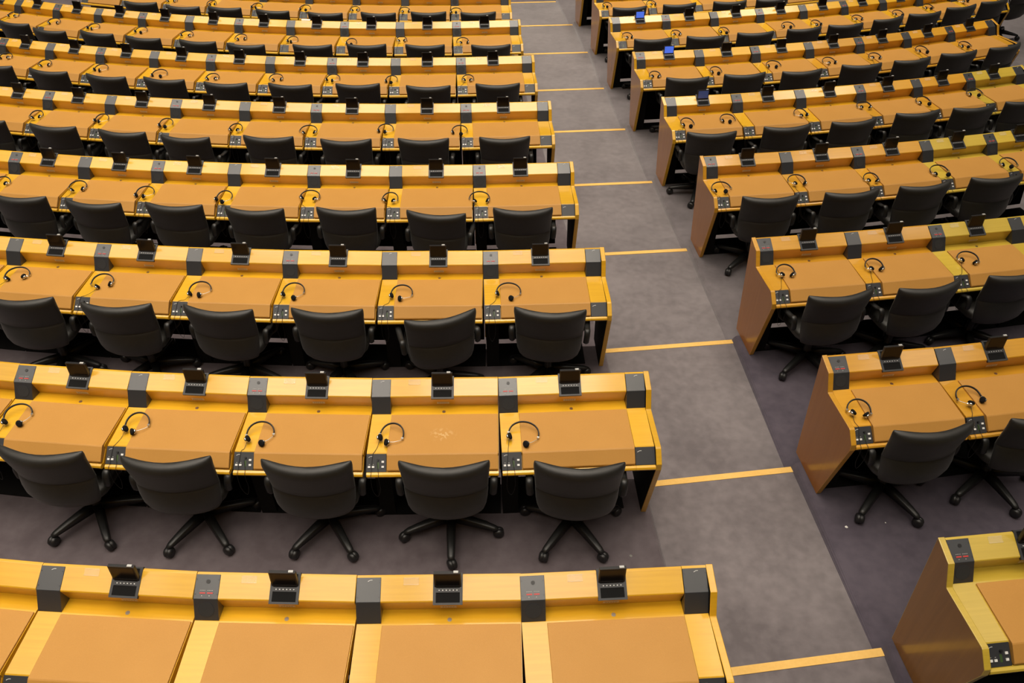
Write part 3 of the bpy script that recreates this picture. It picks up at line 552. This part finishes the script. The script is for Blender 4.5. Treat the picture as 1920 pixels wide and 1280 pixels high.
for b, k, i, x, y, deg, w in HEADS:
    w = round(w * 50) / 50; var = HVAR.get((b, k, i), (i * 3 + k) % 4)
    if (w, var) not in hcache: hcache[w, var] = headset_meshes(w, var)
    hm = hcache[w, var]; zt = row_z(k) - .132
    o = thing('headset', 'black wire headset on desk %s, %s' % (seat_txt(i), row_txt(b, k)), 'headphones', (x, y, zt), math.radians(deg), 'headsets on the desks')
    obj('headband', hm['headband'], o)
    for shell, foam, yoke in hm['cups']:
        c = obj('ear_cup', shell, o); obj('ear_cushion', foam, c); obj('yoke', yoke, o)
    # lead: over the strip, over the front lip, a loop under the desk and back up to the jack
    j = i if b == 'L' else i - 1; t, n = axes(b, k, j); p = pod(b, k, j)
    def W3(tt, dr, z): q_ = p + t * tt + n * dr; return Vector((q_.x, q_.y, row_z(k) + z))
    Mi = (Matrix.Translation((x, y, zt)) @ Matrix.Rotation(math.radians(deg), 4, 'Z')).inverted()
    c0 = Matrix.Translation((x, y, zt)) @ Matrix.Rotation(math.radians(deg), 4, 'Z') @ hm['cup0']
    rel = Vector((c0.x, c0.y)) - p; dr0 = rel.dot(n); t0 = rel.dot(t)
    hi = -.128 if t0 > .06 else -.139
    pts = [c0, W3(t0 * .8 - .006, dr0 + .05, hi), W3(max(-.045, min(.045, t0 * .35 - .01)), .454, -.139), W3(-.012, .470, -.144), W3(-.016, .510, -.176), W3(-.018, .546, -.203)]
    if k <= 5: pts += [W3(-.019, .572, -.214), W3(-.020, .580, -.243), W3(-.02, .578, -.34), W3(.004, .576, -.40), W3(.026, .578, -.33), W3(.026, .580, -.243), W3(.025, .572, -.214), W3(.022, .546, -.203), W3(.012, .504, -.168)]
    bm = bmesh.new(); tube(bm, [Mi @ q_ for q_ in smooth_path(pts, 4)], .0014, 5); obj('cable', mesh('cable', bm, CABLE), o)

# ------------------------------------------------------------------ odds and ends
def tagged(o, label, cat): o['label'] = label; o['category'] = cat; return o
bm = bmesh.new(); box(bm, -.06, .06, -.045, .045, 0, .002)
o = tagged(obj('paper_sheet', mesh('paper_sheet', bm, PAPER), None, (-2.394, -18.421, row_z(7) - .012), (SL, 0, math.radians(-6))), 'small white paper lying on a desk back in the seventh row', 'paper')
bm = bmesh.new(); disc(bm, (0, 0, 0), .009, .003, Matrix.Identity(4), 18)
tagged(obj('floor_button', mesh('floor_button', bm, SILVER), None, (.853, -26.936, floor_z(2))), 'small round metal button on carpet by the left aisle chair', 'floor fitting')
for nm_, lx, ly, lab in (('paper_scrap', 2.259, -26.769, 'tiny white paper scrap on carpet before the right block chair'), ('paper_crumb', 2.52, -26.745, 'tiny pale crumb on carpet between chair feet, right block')):
    bm = bmesh.new(); bmesh.ops.create_icosphere(bm, subdivisions=1, radius=.010 if nm_ == 'paper_scrap' else .005)
    for v in bm.verts: v.co.z = max(-.003, v.co.z * .5); v.co.x *= 1 + random.uniform(-.3, .3)
    tagged(obj(nm_, mesh(nm_, bm, PAPER), None, (lx, ly, floor_z(2) + .003)), lab, 'litter')

# ------------------------------------------------------------------ light, world, camera
w = bpy.data.worlds.new('World'); bpy.context.scene.world = w; w.use_nodes = True
bg = w.node_tree.nodes['Background']; bg.inputs[0].default_value = (1.0, .90, .78, 1); bg.inputs[1].default_value = .01
def area(name, loc, size, power, col, target=None, spread=92):
    l = bpy.data.lights.new(name, 'AREA'); l.shape = 'RECTANGLE'; l.size, l.size_y = size; l.energy = power; l.color = col; l.spread = math.radians(spread)
    o = bpy.data.objects.new(name, l); C.objects.link(o); o.location = loc
    d = Vector(target if target else (loc[0], loc[1], -10)) - Vector(loc); o.rotation_euler = d.to_track_quat('-Z', 'Y').to_euler(); return o
WARM = (1.0, .89, .75)

for lx in (-11, -7.2, -3.4, 0.4):
    for ly, pw in ((-34.2, 140), (-30.6, 170), (-26.9, 180), (-23.2, 175), (-19.5, 175), (-15.8, 175), (-12, 175)):
        area('ceiling_lamp', (lx, ly, 7.9), (3.1, 3.1), pw * .405 * (1.2 if lx > 0 and ly > -17 else 1), WARM)
for ly, pw in ((-30.6, 55), (-26.9, 75), (-23.2, 105), (-19.5, 140), (-15.8, 185), (-12, 200)):
    for lx in (4.2, 8): area('ceiling_lamp', (lx, ly, 7.9), (2.2, 2.2), pw * .42, WARM)

cam = bpy.data.cameras.new('camera'); co = bpy.data.objects.new('camera', cam); C.objects.link(co)
cam.sensor_width = 36; cam.lens = 36 * 1560 / 1920; cam.clip_end = 200
r_, u_, f_ = Vector((0.99936469, -0.03551179, 0.00302038)), Vector((0.02133501, 0.66397781, 0.74744785)), Vector((0.02854867, 0.74690855, -0.66431362))
co.matrix_world = Matrix(((r_.x, u_.x, -f_.x, 0), (r_.y, u_.y, -f_.y, -29.87219), (r_.z, u_.z, -f_.z, 3.430814), (0, 0, 0, 1)))
sc = bpy.context.scene; sc.camera = co
sc.view_settings.view_transform = 'Standard'; sc.view_settings.look = 'None'; sc.view_settings.exposure = 0.0; sc.view_settings.gamma = 1.0
sc.view_settings.use_curve_mapping = False
sc.cycles.use_denoising = True
sc.cycles.max_bounces = 6
